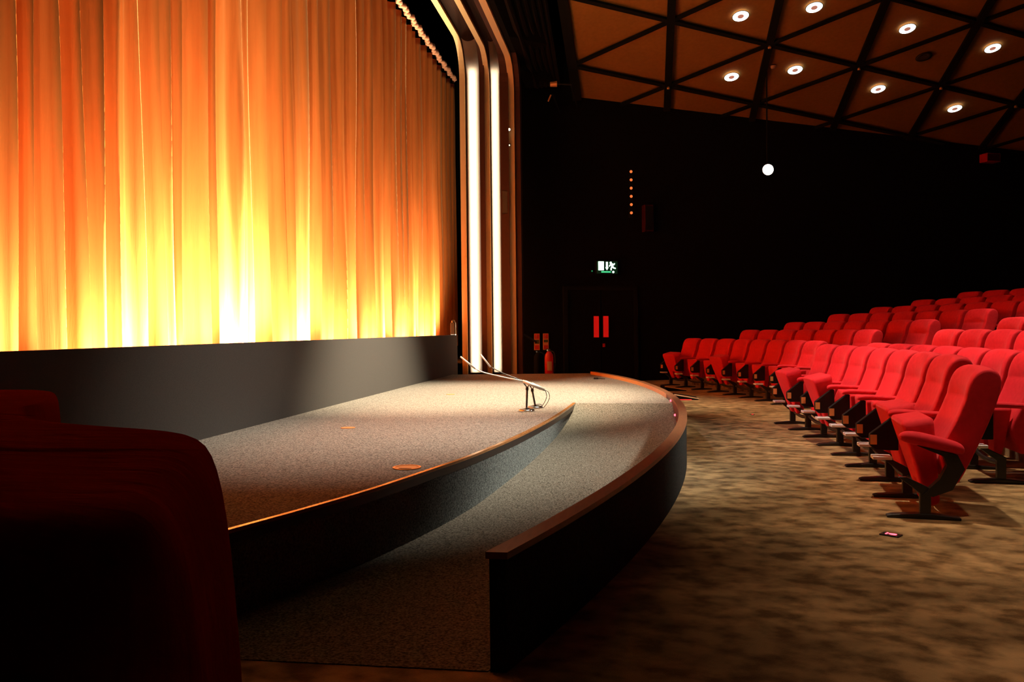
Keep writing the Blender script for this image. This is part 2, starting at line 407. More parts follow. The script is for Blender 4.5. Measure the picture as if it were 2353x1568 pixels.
# ------------------------------------------------------------------ microphones on desk stands
def mic(bx, by, boom, clamp, top, label, ph):
    t = thing('microphone_stand', label, 'microphone stand', (bx, by, STAGE), 0, 'microphones on the stage')
    bm = new(); lathe(bm, [(0, 0), (0.082, 0), (0.084, 0.012), (0.074, 0.024), (0.03, 0.032), (0.0, 0.034)], 28)
    obj('base', bm, M['chrome'], t, True, mods=[('BEVEL', dict(width=0.002, segments=1))])
    bm = new(); tube(bm, [(0, 0, 0.03), (clamp[0], 0, top - 0.07)], 0.0105, 10); obj('pole', bm, M['darkmetal'], t, True)
    bm = new()
    tube(bm, [(clamp[0], 0, top - 0.08), (clamp[0], 0, top - 0.05)], 0.016, 10)
    tube(bm, [(clamp[0], -0.0, top - 0.055), (clamp[0] - 0.035, 0, top - 0.005)], 0.006, 6)
    tube(bm, [(clamp[0], -0.0, top - 0.055), (clamp[0] + 0.03, 0, top - 0.012)], 0.006, 6)
    obj('clamp', bm, M['darkmetal'], t)
    b = [Vector(p) for p in boom]
    bm = new(); tube(bm, b[0:2], [0.017, 0.0145], 10); tube(bm, [b[1], b[1] + (b[2] - b[1]) * 0.35], [0.010, 0.009], 10)
    obj('preamp', bm, M['silver'], t, True)
    bm = new(); tube(bm, smoothpts(b[1:4], 6), 0.0055, 8); obj('gooseneck', bm, M['silver'] if ph == 0 else M['darkmetal'], t, True)
    bm = new(); tube(bm, [b[3], b[4]], [0.0095, 0.0085], 10); obj('capsule', bm, M['silver'], t, True)
    e = b[0]
    bm = new(); tube(bm, smoothpts([e, e + Vector((0.045, 0, -0.03)), e + Vector((0.05, 0.0, -0.10)), e + Vector((-0.01, 0, -0.19)), Vector((0.06, 0.0, 0.045)), Vector((0.0, -0.03, 0.04))], 6), 0.0035, 6)
    obj('cable', bm, M['blackplastic'], t, True)
mic(-1.067, 8.48, [(0.155, 0, 0.235), (-0.035, 0, 0.31), (-0.414, 0, 0.396), (-0.533, 0, 0.442), (-0.688, 0, 0.569)], (0.008, 0), 0.30,
    'nearer desk microphone with long silver gooseneck on round steel base', 0)
mic(-1.015, 8.811, [(0.10, 0, 0.20), (-0.04, 0, 0.268), (-0.301, 0, 0.359), (-0.48, 0, 0.445), (-0.588, 0, 0.581)], (-0.03, 0), 0.26,
    'further desk microphone with dark gooseneck behind the silver one', 1)

# ------------------------------------------------------------------ gold curtain
cur = thing('stage_curtain', 'tall gold velvet curtain in deep vertical folds behind the stage', 'curtain', (-4.0, 10.5, 0.95))
F = [3.1, 3.5, 3.85, 4.2, 4.5, 4.72, 4.88, 5.09, 5.26, 5.58, 5.82, 6.03, 6.29, 6.6, 6.74, 6.91, 7.38, 7.58, 8.1, 8.27, 8.7, 9.15, 9.4, 9.88, 10.25, 10.7, 11.22,
     11.68, 12.1, 12.52, 13.03, 13.42, 13.82, 14.2, 14.53, 14.9, 15.22, 15.6, 16.01, 16.45, 16.88, 17.3, 17.81, 18.2, 18.59, 18.8]
F = [f * 1.03 for f in F]; CXF = -4.05
drift = {}
for y in F: drift[y] = (random.uniform(-0.06, 0.06), random.uniform(-0.05, 0.05), random.uniform(0, 6.28))
drift[F[8]] = (0.12, -0.03, 0.0)
NZ = 44
zs = [0.85 + (7.10 - 0.95) * (i / NZ) for i in range(NZ + 1)]
S = 14
rings = []
depths = [random.choice([0.55, 0.8, 1.0, 1.25]) * min(1.0, (F[i + 1] - F[i]) / 0.32) for i in range(len(F) - 1)]
depths[8] = 1.15; depths[7] = 0.6; depths[9] = 0.6
skews = [random.uniform(0.30, 0.75) for _ in F]
minor = [(random.uniform(0, 6.28), random.choice([2, 3, 3, 4]), random.uniform(0.006, 0.018)) for _ in F]
for z in zs:
    h = (z - 0.85) / 6.2
    row = []
    fy = []
    for y in F:
        d = drift[y]; fy.append(y + d[0] * (1 - h) ** 1.5 - d[0] * 0.4 * h + 0.02 * math.sin(3.0 * h + d[2]))
    for i in range(len(F) - 1):
        a, b = fy[i], fy[i + 1]
        dep = 0.25 * depths[i] * (1.0 - 0.30 * h)
        sk = skews[i]; mph, mk, ma = minor[i]
        for s in range(S):
            u = s / S
            # crests are narrow and forward (u = 0, 1), the pleat falls back between them
            v = u ** (math.log(0.5) / math.log(sk))
            prof = (math.sin(PI * v)) ** 0.65
            wob = ma * math.sin(2 * PI * mk * u + mph + 1.2 * h) * math.sin(PI * u)
            lean = 0.05 * math.sin(PI * u) * (depths[i] - 0.8)
            row.append((CXF - dep * prof + wob + 0.015 * math.sin(7 * h + mph), a + (b - a) * u + lean, z))
    row.append((CXF - 0.02, fy[-1], z))
    rings.append(row)
bm = new(); loft(bm, rings, cap=False, closed=False)
child('drape', bm, M['curtain'], cur, smooth=True, mods=[('SOLIDIFY', dict(thickness=0.006, offset=-1))])
bm = new(); rr = []
n = 520
for k in range(n + 1):
    y = 3.2 + (19.3 - 3.2) * k / n
    w = 0.035 * math.sin(k * 1.05) + 0.02 * math.sin(k * 0.37 + 1)
    zt = 7.02 + 0.02 * math.sin(k * 0.5) + 0.02 * random.random()
    rr.append([(CXF + w, y, 7.06), (CXF + .04 + w, y, 7.08), (CXF + .03 + w, y, zt + 0.13), (CXF - .02 + w, y, zt + 0.14)])
loft(bm, rr); child('heading', bm, M['heading'], cur, smooth=True)['label'] = 'gathered pinkish heading tape along the curtain top'

bm = new(); box(bm, (-4.14, 2.6, 7.22), (-4.08, 19.6, 7.28)); 
tr = obj('curtain_track', bm, M['darkmetal']); tag(tr, 'dark metal rail the gold curtain hangs from', 'curtain rail')
# ------------------------------------------------------------------ proscenium: three rounded frames and two lit coves between
def path(yv, zt, r, y_end=2.2):
    pts = []                      # (y, z, outward y, outward z)
    for z in (STAGE - 0.05, 1.5, 3.0, 4.5, 5.4, zt - r): pts.append((yv, z, 1, 0))
    for k in range(1, 13):
        a = PI / 2 * k / 12
        pts.append((yv - r + r * math.cos(a), zt - r + r * math.sin(a), math.cos(a), math.sin(a)))
    for y in (12, 8, 5, 3.0): pts.append((y, zt, 0, 1))
    yl = 2 * AY - yv
    for k in range(0, 9):
        a = PI / 2 * k / 8
        pts.append((yl + r - r * math.sin(a), zt - r + r * math.cos(a), -math.sin(a), math.cos(a)))
    pts.append((yl, 0.0, -1, 0))
    return pts
def sweep(prof, P):
    return [[(x, y + oy * nn, z + oz * nn) for x, nn in prof] for (y, z, oy, oz) in P]
frames = [(16.2, 6.84, -3.312, -3.207, -2.915, -2.813), (16.3, 6.66, -2.831, -2.734, -2.515, -2.352), (16.4, 6.5, -2.364, -2.251, None, -2.14)]
for k, (yv, zt, x0, x1, xb0, xb1) in enumerate(frames):
    P = path(yv, zt, 0.62)
    bm = new(); loft(bm, sweep([(x0, 0), (x1, 0), (x1, 0.5), (x0, 0.5)], P)); tn += 1
    struct('trim_%d' % tn, bm, M['cream'], label='pale rounded proscenium frame')
    if xb0:
        cv = [(x1, 0.05)]
        for q in range(1, 13):
            th = PI / 2 * q / 12
            cv.append((x1 + (xb0 - x1) * (1 - math.cos(th)), 0.05 + 0.27 * math.sin(th)))
        cv += [(xb1, 0.32), (xb1, 0.40), (x1, 0.40)]
        bm = new(); loft(bm, sweep(cv, P)); tn += 1
        struct('trim_%d' % tn, bm, M['baffle'], label='dark brown cove between the frames', smooth=False)
        bm = new(); loft(bm, sweep([(xb0, 0.0), (xb1, 0.0), (xb1, 0.02), (xb0, 0.02)], P)); tn += 1
        struct('trim_%d' % tn, bm, M['baffle'], label='dark brown baffle hiding the cove lamp')
    else:
        bm = new(); loft(bm, sweep([(x1, 0.06), (xb1, 0.06), (xb1, 0.3), (x1, 0.3)], P)); tn += 1
        struct('trim_%d' % tn, bm, M['baffle'])
def area(name, loc, rot, sx, sy, power, col):
    l = bpy.data.lights.new(name, 'AREA'); l.shape = 'RECTANGLE'; l.size = sx; l.size_y = sy; l.energy = power; l.color = col
    o = bpy.data.objects.new(name, l); C.objects.link(o); o.location = loc; o.rotation_euler = rot; return o
for k, (yv, xa, xb, pw, lab) in enumerate([(16.2, -3.212, -2.885, 9000, 'tall glowing column light beside the curtain, left of two'), (16.3, -2.739, -2.515, 6000, 'tall glowing column light, right of two, narrower')]):
    # translucent half-round column with a strip lamp standing inside it, nearer its left side
    t = thing('column_light', lab, 'column light', ((xa + xb) / 2, yv, STAGE), 0, 'glowing column lights')
    hw = (xb - xa) / 2; rr = []
    dep = 0.15
    prof = [(-hw * math.cos(PI * q / 20), 0.17 - dep * math.sin(PI * q / 20) ** 1.2) for q in range(21)]
    Pv = [(0.0, 0.03, 0.93), (0, 0.0, 1.0)] + [(0, z, 1.0) for z in (1.0, 2, 3, 4, 5, 5.83)]
    bm = new(); rings_ = []
    for zz, sc_ in [(0.0, 0.93), (0.05, 1.0), (1.5, 1), (3, 1), (4.5, 1), (5.83, 1)]:
        rings_.append([(x * sc_, n_, zz) for x, n_ in prof])
    for q in range(1, 10):                                    # the column bends with the frames at its top
        a = PI / 2 * q / 12; r_ = 0.62
        rings_.append([(x, -r_ + (r_ + n_) * math.cos(a), 5.83 + (r_ + n_) * math.sin(a)) for x, n_ in prof])
    loft(bm, rings_, cap=False, closed=False)
    obj('diffuser', bm, M['diffuser'], t, True)
    bm = new(); box(bm, (-hw, 0.175, 0), (hw, 0.19, 5.9)); obj('back_plate', bm, M['baffle'], t)
    o = area('column_lamp', (t.location.x - hw * 0.05, yv + 0.085, STAGE + 3.02), (-PI / 2, 0, 0), 0.07, 6.0, pw * 0.0021, (1.0, 0.85, 0.66))
t = thing('wall_speaker', 'small black speaker box fixed beside the outermost pale frame', 'speaker', (-2.44, 16.40, 3.75))
bm = new(); box(bm, (-0.06, -0.10, -0.24), (0.06, 0.0, 0.24)); obj('cabinet', bm, M['blackplastic'], t, mods=[('BEVEL', dict(width=0.01, segments=2))])
bm = new(); box(bm, (-0.05, -0.106, -0.22), (0.05, -0.10, 0.22)); obj('grille', bm, M['darkmetal'], t)
for z, s, lab in [(5.196, 1.0, 'bright tiny clip lamp on the outermost pale frame'), (4.886, 0.6, 'dim tiny clip lamp below the bright one on the frame')]:
    t = thing('clip_lamp', lab, 'lamp', (-2.345, 16.36, z), 0, 'clip lamps on the frame')
    bm = new(); lathe(bm, [(0, -0.03), (0.018, -0.03), (0.03, 0.02), (0, 0.03)], 12); obj('shade', bm, M['darkmetal'], t)
    bm = new(); bmesh.ops.create_icosphere(bm, subdivisions=2, radius=0.026 * s, matrix=Matrix.Translation((0, -0.025, -0.01)))
    obj('bulb', bm, mat('clip bulb', (1, 1, 1), emit=(1, 0.8, 0.55), strength=5 * s * s), t)
t = thing('lantern', 'small black lantern standing on the plinth end beside the curtain', 'lantern', (-3.46, 16.05, 1.13))
bm = new(); box(bm, (-0.05, -0.05, 0), (0.05, 0.05, 0.24)); obj('body', bm, M['bracket'], t, mods=[('BEVEL', dict(width=0.012, segments=2))])
bm = new(); tube(bm, [(0.05, -0.03, 0.14), (0.05, -0.03, 0.24)], 0.008, 8); obj('handle', bm, M['chrome'], t)
bm = new(); lathe(bm, [(0, 0.24), (0.035, 0.24), (0.04, 0.27), (0.02, 0.29), (0, 0.295)], 16); obj('cap', bm, M['darkmetal'], t)

t = thing('handrail', 'black tubular stair handrail beside the outermost pale frame', 'handrail', (-2.5, 16.66, STAGE))
bm = new(); tube(bm, smoothpts([(-0.02, -0.02, 0.0), (-0.02, -0.02, 0.5), (-0.02, -0.02, 0.86), (0.02, -0.02, 0.94), (0.10, 0.0, 0.92), (0.22, 0.03, 0.84), (0.36, 0.06, 0.745), (0.62, 0.1, 0.58)], 5), 0.021, 10)
obj('rail', bm, M['blackplastic'], t, True)
bm = new(); box(bm, (-0.3, -0.06, -STAGE), (0.1, 0.5, 0.0)); obj('landing', bm, M['kerbcarpet'], t)

# ------------------------------------------------------------------ draped grand piano
pn = thing('grand_piano', 'grand piano draped in a dark maroon cloth in the left foreground', 'piano', (-1.3, 1.4, 0))
outl = [(-2.62, 2.66), (-2.50, 2.80), (-2.30, 2.86), (-2.10, 2.78), (-1.90, 2.52), (-1.76, 2.30), (-1.66, 2.08), (-1.53, 1.91), (-1.34, 1.78), (-1.15, 1.70),
        (-0.98, 1.64), (-0.88, 1.58), (-0.80, 1.47), (-0.70, 1.24), (-0.60, 1.00), (-0.56, 0.90), (-0.60, 0.865), (-0.75, 0.82), (-1.30, 0.66), (-1.95, 0.47), (-2.02, 0.52), (-2.2, 1.2), (-2.45, 2.1)]
pl = smoothpts([(x, y, 0) for x, y in outl] + [(outl[0][0], outl[0][1], 0)], 4)[:-1]
cen = Vector((-1.35, 1.30, 0)); PZ = 1.02
N = len(pl)
rings = []
def wr(k, a): return a * (math.sin(k * 0.9) + 0.6 * math.sin(k * 0.47 + 2))
def outset(k, d):
    p = pl[k]; t = (pl[(k + 1) % N] - pl[k - 1]).normalized(); nn = Vector((t.y, -t.x, 0))
    if nn.dot(p - cen) < 0: nn = -nn
    if p.y > 1.66: d *= 0.30
    return p + nn * d
for f, dz in [(0.12, 0), (0.35, 0), (0.55, 0), (0.72, 0), (0.84, 0), (0.92, 0.0), (0.965, -0.004)]:
    rings.append([cen + (pl[k] - cen) * f + Vector((0, 0, PZ + dz + 0.010 * math.sin(6.5 * (pl[k].x * f) + 3.0 * math.sin(3.1 * pl[k].y * f)) * f * (1 - f))) for k in range(N)])
for off, z, a in [(0.006, PZ - 0.018, 0), (0.026, PZ - 0.06, 0.002), (0.040, PZ - 0.13, 0.004), (0.050, PZ - 0.25, 0.007), (0.056, PZ - 0.42, 0.010), (0.06, PZ - 0.6, 0.014), (0.064, PZ - 0.78, 0.018)]:
    rings.append([outset(k, off + wr(k, a)) + Vector((0, 0, z)) for k in range(N)])
bm = new(); vs = [[bm.verts.new(p) for p in r] for r in rings]
for a, b in zip(vs, vs[1:]):
    for i in range(N): bm.faces.new([a[i], a[(i + 1) % N], b[(i + 1) % N], b[i]])
bm.faces.new(vs[0])
cl = child('cover', bm, M['pianocloth'], pn, smooth=True, mods=[('SUBSURF', dict(levels=1, render_levels=1)), ('SOLIDIFY', dict(thickness=0.004))])
# two long creases across the lid cloth
def crease(p0, p1, w, h):
    d = (Vector(p1) - Vector(p0)); s = Vector((-d.y, d.x, 0)).normalized(); bm = new(); rr = []
    for k in range(13):
        t = k / 12; c = Vector(p0) + d * t + s * 0.02 * math.sin(3 * t); g = math.sin(PI * t) ** 0.6
        rr.append([c + s * (w * g * q) + Vector((0, 0, 0.003 + h * g * max(0, 1 - q * q) - 0.004)) for q in (-1, -0.6, -0.2, 0.2, 0.6, 1)])
    loft(bm, rr, cap=False, closed=False); return bm
for p0, p1 in [((-2.1, 1.15, PZ), (-0.72, 1.33, PZ)), ((-2.3, 1.95, PZ), (-1.45, 1.86, PZ)), ((-2.0, 1.70, PZ), (-1.40, 1.76, PZ))]:
    child('cloth_crease', crease(p0, p1, 0.030, 0.008), M['pianocloth'], pn, smooth=True)
for x, y in [(-0.85, 1.0), (-1.75, 0.75), (-2.25, 2.45)]:
    bm = new(); lathe(bm, [(0, 0), (0.03, 0), (0.03, 0.06), (0.05, 0.08), (0.065, 0.7), (0, 0.7)], 12, Matrix.Translation((x, y, 0)))
    child('leg', bm, M['blackplastic'], pn)

# ------------------------------------------------------------------ cinema seats
def seat_meshes():
    D = {}
    # backrest: closed side profile (local x = backwards, z = up), lofted across the width
    prof = [(0.085, 0.43), (0.115, 0.50), (0.15, 0.57), (0.185, 0.645), (0.212, 0.715), (0.228, 0.765), (0.240, 0.79), (0.240, 0.81), (0.252, 0.87), (0.270, 0.93),
            (0.295, 0.975), (0.335, 1.002), (0.385, 1.008), (0.430, 0.985), (0.450, 0.93), (0.442, 0.84), (0.40, 0.70), (0.34, 0.54), (0.27, 0.37), (0.205, 0.22), (0.165, 0.20), (0.13, 0.27), (0.10, 0.35)]
    cx = sum(p[0] for p in prof) / len(prof); cz = sum(p[1] for p in prof) / len(prof)
    rings = []
    ysl = [(-0.284, 0.80), (-0.281, 0.93), (-0.266, 0.995), (-0.22, 1.0), (-0.20, 1), (-0.10, 1), (0, 1), (0.10, 1), (0.20, 1), (0.22, 1.0), (0.266, 0.995), (0.281, 0.93), (0.284, 0.80)]
    for y, s in ysl:
        r = []
        for i, (x, z) in enumerate(prof):
            px = cx + (x - cx) * s; pz = cz + (z - cz) * (1 - (1 - s) * 0.35)
            # axis of the tilted back: shrink the thickness only
            ax = 0.10 + (z - 0.2) * 0.36
            px = ax + (x - ax) * s + (0.0)
            if i < 11:
                if abs(y) <= 0.201: px += 0.012 + 0.022 * max(0, 1 - (y / 0.2) ** 2) ** 0.5
                if i in (6, 7) and abs(y) < 0.15: px += 0.010 if i == 6 else 0.006
            if z > 0.9: pz -= 0.018 * (abs(y) / 0.3) ** 4
            r.append((px, y, pz))
        rings.append(r)
    bm = new(); loft(bm, rings)
    o = obj('backrest', bm, M['red'], None, True, [('SUBSURF', dict(levels=1, render_levels=1))]); D['backrest'] = bake(o)
    # pan: outline in (y, s), thickness towards +x; s runs from the low rear (0) to the front lip (0.54)
    def pan(name, tilt, base, flat, grow=1.0):
        y_out = [(-0.255, 0.50), (-0.23, 0.54), (0.23, 0.54), (0.255, 0.50), (0.235, 0.30), (0.17, 0.02), (0.15, 0.0), (0.085, 0.0), (0.06, 0.03), (0.045, 0.15), (-0.045, 0.15), (-0.06, 0.03), (-0.085, 0.0), (-0.15, 0.0), (-0.17, 0.02), (-0.235, 0.30)]
        bm = new(); f = []; b = []
        for y, s in y_out:
            th = 0.085 + 0.115 * (s / 0.54)
            if flat: th *= 0.7
            f.append(bm.verts.new((0, y, s))); b.append(bm.verts.new((th, y * 0.97, s - (0.015 if s > 0.4 else 0))))
        bm.faces.new(f); bm.faces.new(b)
        for i in range(len(f)): bm.faces.new([f[i], f[(i + 1) % len(f)], b[(i + 1) % len(f)], b[i]])
        mt = Matrix.Translation(base) @ Matrix.Rotation(-tilt, 4, 'Y') @ Matrix.Diagonal((1, 1, grow, 1))
        bmesh.ops.transform(bm, matrix=mt, verts=bm.verts)
        o = obj(name, bm, M['red'], None, True, [('BEVEL', dict(width=0.035, segments=4, limit_method='ANGLE', angle_limit=0.6))])
        return bake(o)
    D['pan_down'] = pan('seat_pan', math.radians(19), (-0.075, 0, 0.165), False)
    D['pan_up'] = pan('seat_pan', math.radians(5), (0.0, 0, 0.185), True, 0.74)
    D['pan_low'] = pan('seat_pan', math.radians(16), (0.04, 0, 0.035), False, 1.14)
    # armrest pad with rounded nose
    bm = new(); rings = []
    for x, z, ry, rz in [(-0.128, 0.592, 0.008, 0.008), (-0.12, 0.595, 0.026, 0.020), (-0.10, 0.599, 0.035, 0.026), (-0.06, 0.603, 0.036, 0.026), (0.0, 0.603, 0.035, 0.024), (0.08, 0.598, 0.034, 0.023), (0.16, 0.594, 0.034, 0.023), (0.24, 0.592, 0.032, 0.022), (0.25, 0.592, 0.02, 0.015)]:
        rings.append([(x, ry * math.cos(a), z + rz * math.sin(a)) for a in [2 * PI * k / 14 for k in range(14)]])
    loft(bm, rings); D['arm_pad'] = bake(obj('arm_pad', bm, M['red'], None, True, [('SUBSURF', dict(levels=1, render_levels=1))]))
    bm = new(); rings = []
    for x, z, ry, rz in [(-0.155, 0.540, 0.01, 0.010), (-0.14, 0.540, 0.035, 0.03), (-0.105, 0.540, 0.044, 0.042), (-0.04, 0.528, 0.046, 0.050), (0.04, 0.508, 0.044, 0.050), (0.12, 0.488, 0.042, 0.048), (0.19, 0.470, 0.040, 0.044), (0.215, 0.462, 0.03, 0.03), (0.222, 0.460, 0.012, 0.012)]:
        rings.append([(x, ry * math.cos(a), z + rz * math.sin(a)) for a in [2 * PI * k / 14 for k in range(14)]])
    loft(bm, rings); D['arm_end'] = bake(obj('arm_pad', bm, M['red'], None, True, [('SUBSURF', dict(levels=1, render_levels=1))]))
    bm = new(); xzprism(bm, [(-0.05, 0.485), (0.18, 0.43), (0.22, 0.34), (0.15, 0.20), (0.04, 0.15), (-0.02, 0.16), (0.08, 0.27), (0.12, 0.36), (0.10, 0.42)], -0.03, 0.03)
    D['arm_strut'] = obj('strut', bm, M['blackplastic'])
    # black bracket under the arm, slanting forward and down
    bm = new(); xzprism(bm, [(-0.095, 0.575), (-0.06, 0.575), (-0.06, 0.335), (-0.215, 0.335), (-0.25, 0.37), (-0.25, 0.45)], -0.025, 0.025)
    D['bracket'] = bake(obj('bracket', bm, M['bracket'], None, False, [('BEVEL', dict(width=0.006, segments=2))]))
    bm = new(); box(bm, (-0.247, -0.028, 0.375), (-0.203, -0.0245, 0.445)); D['tag'] = obj('number_plate', bm, M['tag'])
    # pedestal: long foot, post, connecting rail, white plate
    bm = new()
    xzprism(bm, [(-0.225, 0.0), (0.20, 0.0), (0.20, 0.018), (0.03, 0.035), (-0.05, 0.035), (-0.20, 0.022), (-0.23, 0.012)], -0.035, 0.035)
    D['foot'] = bake(obj('foot', bm, M['darkmetal'], None, False, [('BEVEL', dict(width=0.008, segments=2))]))
    bm = new(); xzprism(bm, [(-0.035, 0.03), (0.03, 0.03), (0.03, 0.20), (-0.11, 0.272), (-0.16, 0.272), (-0.035, 0.17)], -0.022, 0.022)
    D['post'] = bake(obj('post', bm, M['darkmetal'], None, False, [('BEVEL', dict(width=0.005, segments=2))]))
    bm = new(); box(bm, (-0.235, -0.055, 0.270), (-0.105, 0.055, 0.296)); D['plate'] = bake(obj('end_plate', bm, M['plate'], None, False, [('BEVEL', dict(width=0.006, segments=2))]))
    bm = new(); tube(bm, smoothpts([(0.01, 0, 0.16), (0.01, 0.15, 0.14), (0.01, 0.32, 0.13), (0.01, 0.49, 0.14), (0.01, 0.64, 0.16)], 3), 0.02, 8)
    D['rail'] = obj('rail', bm, M['darkmetal'], None, True)
    return D
D = seat_meshes()
for o in D.values(): C.objects.unlink(o)
PITCH = 0.655
def inst(src, name, parent, y=0.0):
    o = bpy.data.objects.new(name, src.data); C.objects.link(o); o.parent = parent; o.location = (0, y, 0); return o
def side(root, y, plain=False):
    a = inst(D['arm_end' if plain else 'arm_pad'], 'armrest', root, y)
    if plain:
        inst(D['arm_strut'], 'strut', a); p = inst(D['post'], 'pedestal', root, y); inst(D['foot'], 'foot', p); return
    b = inst(D['bracket'], 'bracket', a); b['label'] = 'black plastic bracket'
    c = inst(D['tag'], 'number_plate', a); c['label'] = 'small amber number plate'
    p = inst(D['post'], 'pedestal', root, y)
    inst(D['foot'], 'foot', p); q = inst(D['plate'], 'end_plate', p); q['label'] = 'white end plate'
def make_seat(down, far_end, near_plain=False):
    r = bpy.data.objects.new('cinema_seat', None); C.objects.link(r); r.empty_display_size = 0.1
    inst(D['backrest'], 'backrest', r)
    inst(D[['pan_up', 'pan_down', 'pan_low'][int(down)]], 'seat_pan', r)
    side(r, -PITCH / 2, near_plain)
    if far_end: side(r, PITCH / 2)
    o = inst(D['rail'], 'rail', r, -PITCH / 2)
    return r
protos = {}
def seat(R_T, y, z, down, far_end, label, group, plain=False):
    key = (int(down), far_end, plain)
    if key not in protos:
        r = make_seat(down, far_end, plain); protos[key] = r
    else:
        r = copy_tree(protos[key])
    R = R_T - 0.42
    th = math.asin((y - AY) / R)
    r.location = (AX + R * math.cos(th), AY + R * math.sin(th), z)
    r.rotation_euler = (0, 0, th)
    r['label'] = label; r['category'] = 'seat'; r['group'] = group
    return r
ORD = ['first', 'second', 'third', 'fourth', 'fifth', 'sixth', 'seventh', 'eighth', 'ninth', 'tenth']
ROWS = [(-18.03 * -1 + 2.525, 0.0), (18.03 + 3.33, 0.0), (18.03 + 4.20, 0.165), (18.03 + 5.05, 0.31), (18.03 + 5.95, 0.465), (18.03 + 6.75, 0.60), (18.03 + 7.60, 0.74), (18.03 + 8.50, 0.89)]
# front row of eight
ys = [5.87, 6.53, 7.19, 7.85, 8.51, 9.17, 9.83, 10.49]
downs = [2, 2, False, False, False, True, False, True]
for i, y in enumerate(ys):
    lab = ('nearest red tip-up seat at the camera end of the front row, cushion hanging down' if i == 0 else
           'last red seat at the aisle end of the front row, cushion hanging down' if i == 7 else
           '%s red seat from the camera in the front row, cushion %s' % (ORD[i], 'hanging down' if downs[i] else 'folded up'))
    s = seat(ROWS[0][0], y, 0.0 if i else 0.0, downs[i], i == 7, lab, 'front row of red seats', i == 0)
    if i == 0:
        s.scale = (1.0, 1.0, 0.952)
    if i: pass
rown = ['front', 'second', 'third', 'fourth', 'fifth', 'sixth', 'seventh', 'eighth']
far_down = [[7, 4, 1], [7, 4], [7, 3], [7, 5, 2], [7, 4], [6, 3], [4, 1], [2]]
# beyond the aisle (towards the far wall) and before the aisle, rows two to eight
for k in range(1, 8):
    R_T, z = ROWS[k]
    y0 = [0, 13.17, 13.42, 13.5, 13.68, 13.75, 13.9, 14.0][k]
    for i in range(7 if k > 1 else 8):
        y = y0 + i * (0.64 if k > 1 else 0.637)
        if k >= 5 and y < [0, 0, 0, 0, 0, 13.7, 14.6, 15.6][k]: continue
        last = i == (6 if k > 1 else 7)
        lab = '%s red seat from the aisle in the %s row, block beyond the aisle' % (ORD[i], rown[k])
        if k >= 5: lab = '%s red seat from the far dark end of the %s row' % (ORD[6 - i], rown[k])
        seat(R_T, y, z, i in far_down[k] or last, last, lab, 'red seats beyond the aisle')
    nn = [0, 7, 5, 2, 0, 0, 0, 0][k]
    ye = [0, 11.10, 11.15, 11.3][k] if k < 4 else 0
    for i in range(nn):
        lab = '%s red seat from the aisle in the %s row, block nearer the camera' % (ORD[i], rown[k])
        seat(R_T, ye - i * 0.655, z, i in (0, 4), i == 0, lab, 'red seats before the aisle')
# raked steps under the rows
for k in range(2, 8):
    R_T, z = ROWS[k]
    r0 = R_T - 0.42 - 0.34; r1 = 18.03 + 16 if k == 7 else ROWS[k + 1][0] - 0.42 - 0.34
    bm = new(); ysx = [3.0 + (18.2 - 3.0) * i / 24 for i in range(25)]
    loft(bm, [[(*arc(r0, y), 0), (*arc(r1 + 0.02, y), 0), (*arc(r1 + 0.02, y), z), (*arc(r0, y), z)] for y in ysx])
    struct('floor_step_%d' % k, bm, M['carpet'])

# ------------------------------------------------------------------ ceiling fittings
def on_ceiling(x, y): return Vector((x, y, ceil_z(x, y)))
QC = Vector((0, 0, 1)).rotation_difference(CN)
rings = [(2.181, 16.769, 'leftmost'), (3.562, 16.775, ''), (5.572, 17.773, ''), (7.576, 18.769, ''), (2.237, 18.757, ''), (3.578, 18.761, ''), (5.595, 19.854, ''), (7.651, 21.038, '')]
rlab = ['first glowing ring downlight from the proscenium in the upper line', 'second glowing ring downlight from the proscenium in the upper line',
        'third glowing ring downlight from the proscenium in the upper line', 'fourth glowing ring downlight from the proscenium in the upper line',
        'first glowing ring downlight from the proscenium in the line nearer the far wall', 'second glowing ring downlight from the proscenium in the line nearer the far wall',
        'third glowing ring downlight from the proscenium in the line nearer the far wall', 'fourth glowing ring downlight from the proscenium in the line nearer the far wall']
def ring_light(x, y, label, on=True):
    t = thing('ring_light', label, 'ceiling light', on_ceiling(x, y), 0, 'ring downlights in the ceiling')
    t.rotation_mode = 'QUATERNION'; t.rotation_quaternion = QC
    bm = new(); lathe(bm, [(0.062, -0.005), (0.105, -0.008), (0.152, -0.005), (0.154, -0.002), (0.062, -0.002), (0.062, -0.005)], 32)
    obj('ring_diffuser', bm, M['ringglow'] if on else M['ringoff'], t, True)
    bm = new(); lathe(bm, [(0, -0.003), (0.062, -0.003), (0.060, -0.012), (0, -0.014)], 24); obj('hub', bm, M['hubglow'] if on else M['ringoff'], t)
    bm = new(); lathe(bm, [(0.155, -0.003), (0.165, -0.003), (0.165, 0.003), (0.155, 0.003), (0.155, -0.003)], 32); obj('trim_rim', bm, M['black'], t)
for (x, y, _), lab in zip(rings, rlab): ring_light(x, y, lab)
ring_light(6.226, 18.807, 'unlit dark ring fitting between the glowing ring downlights', False)
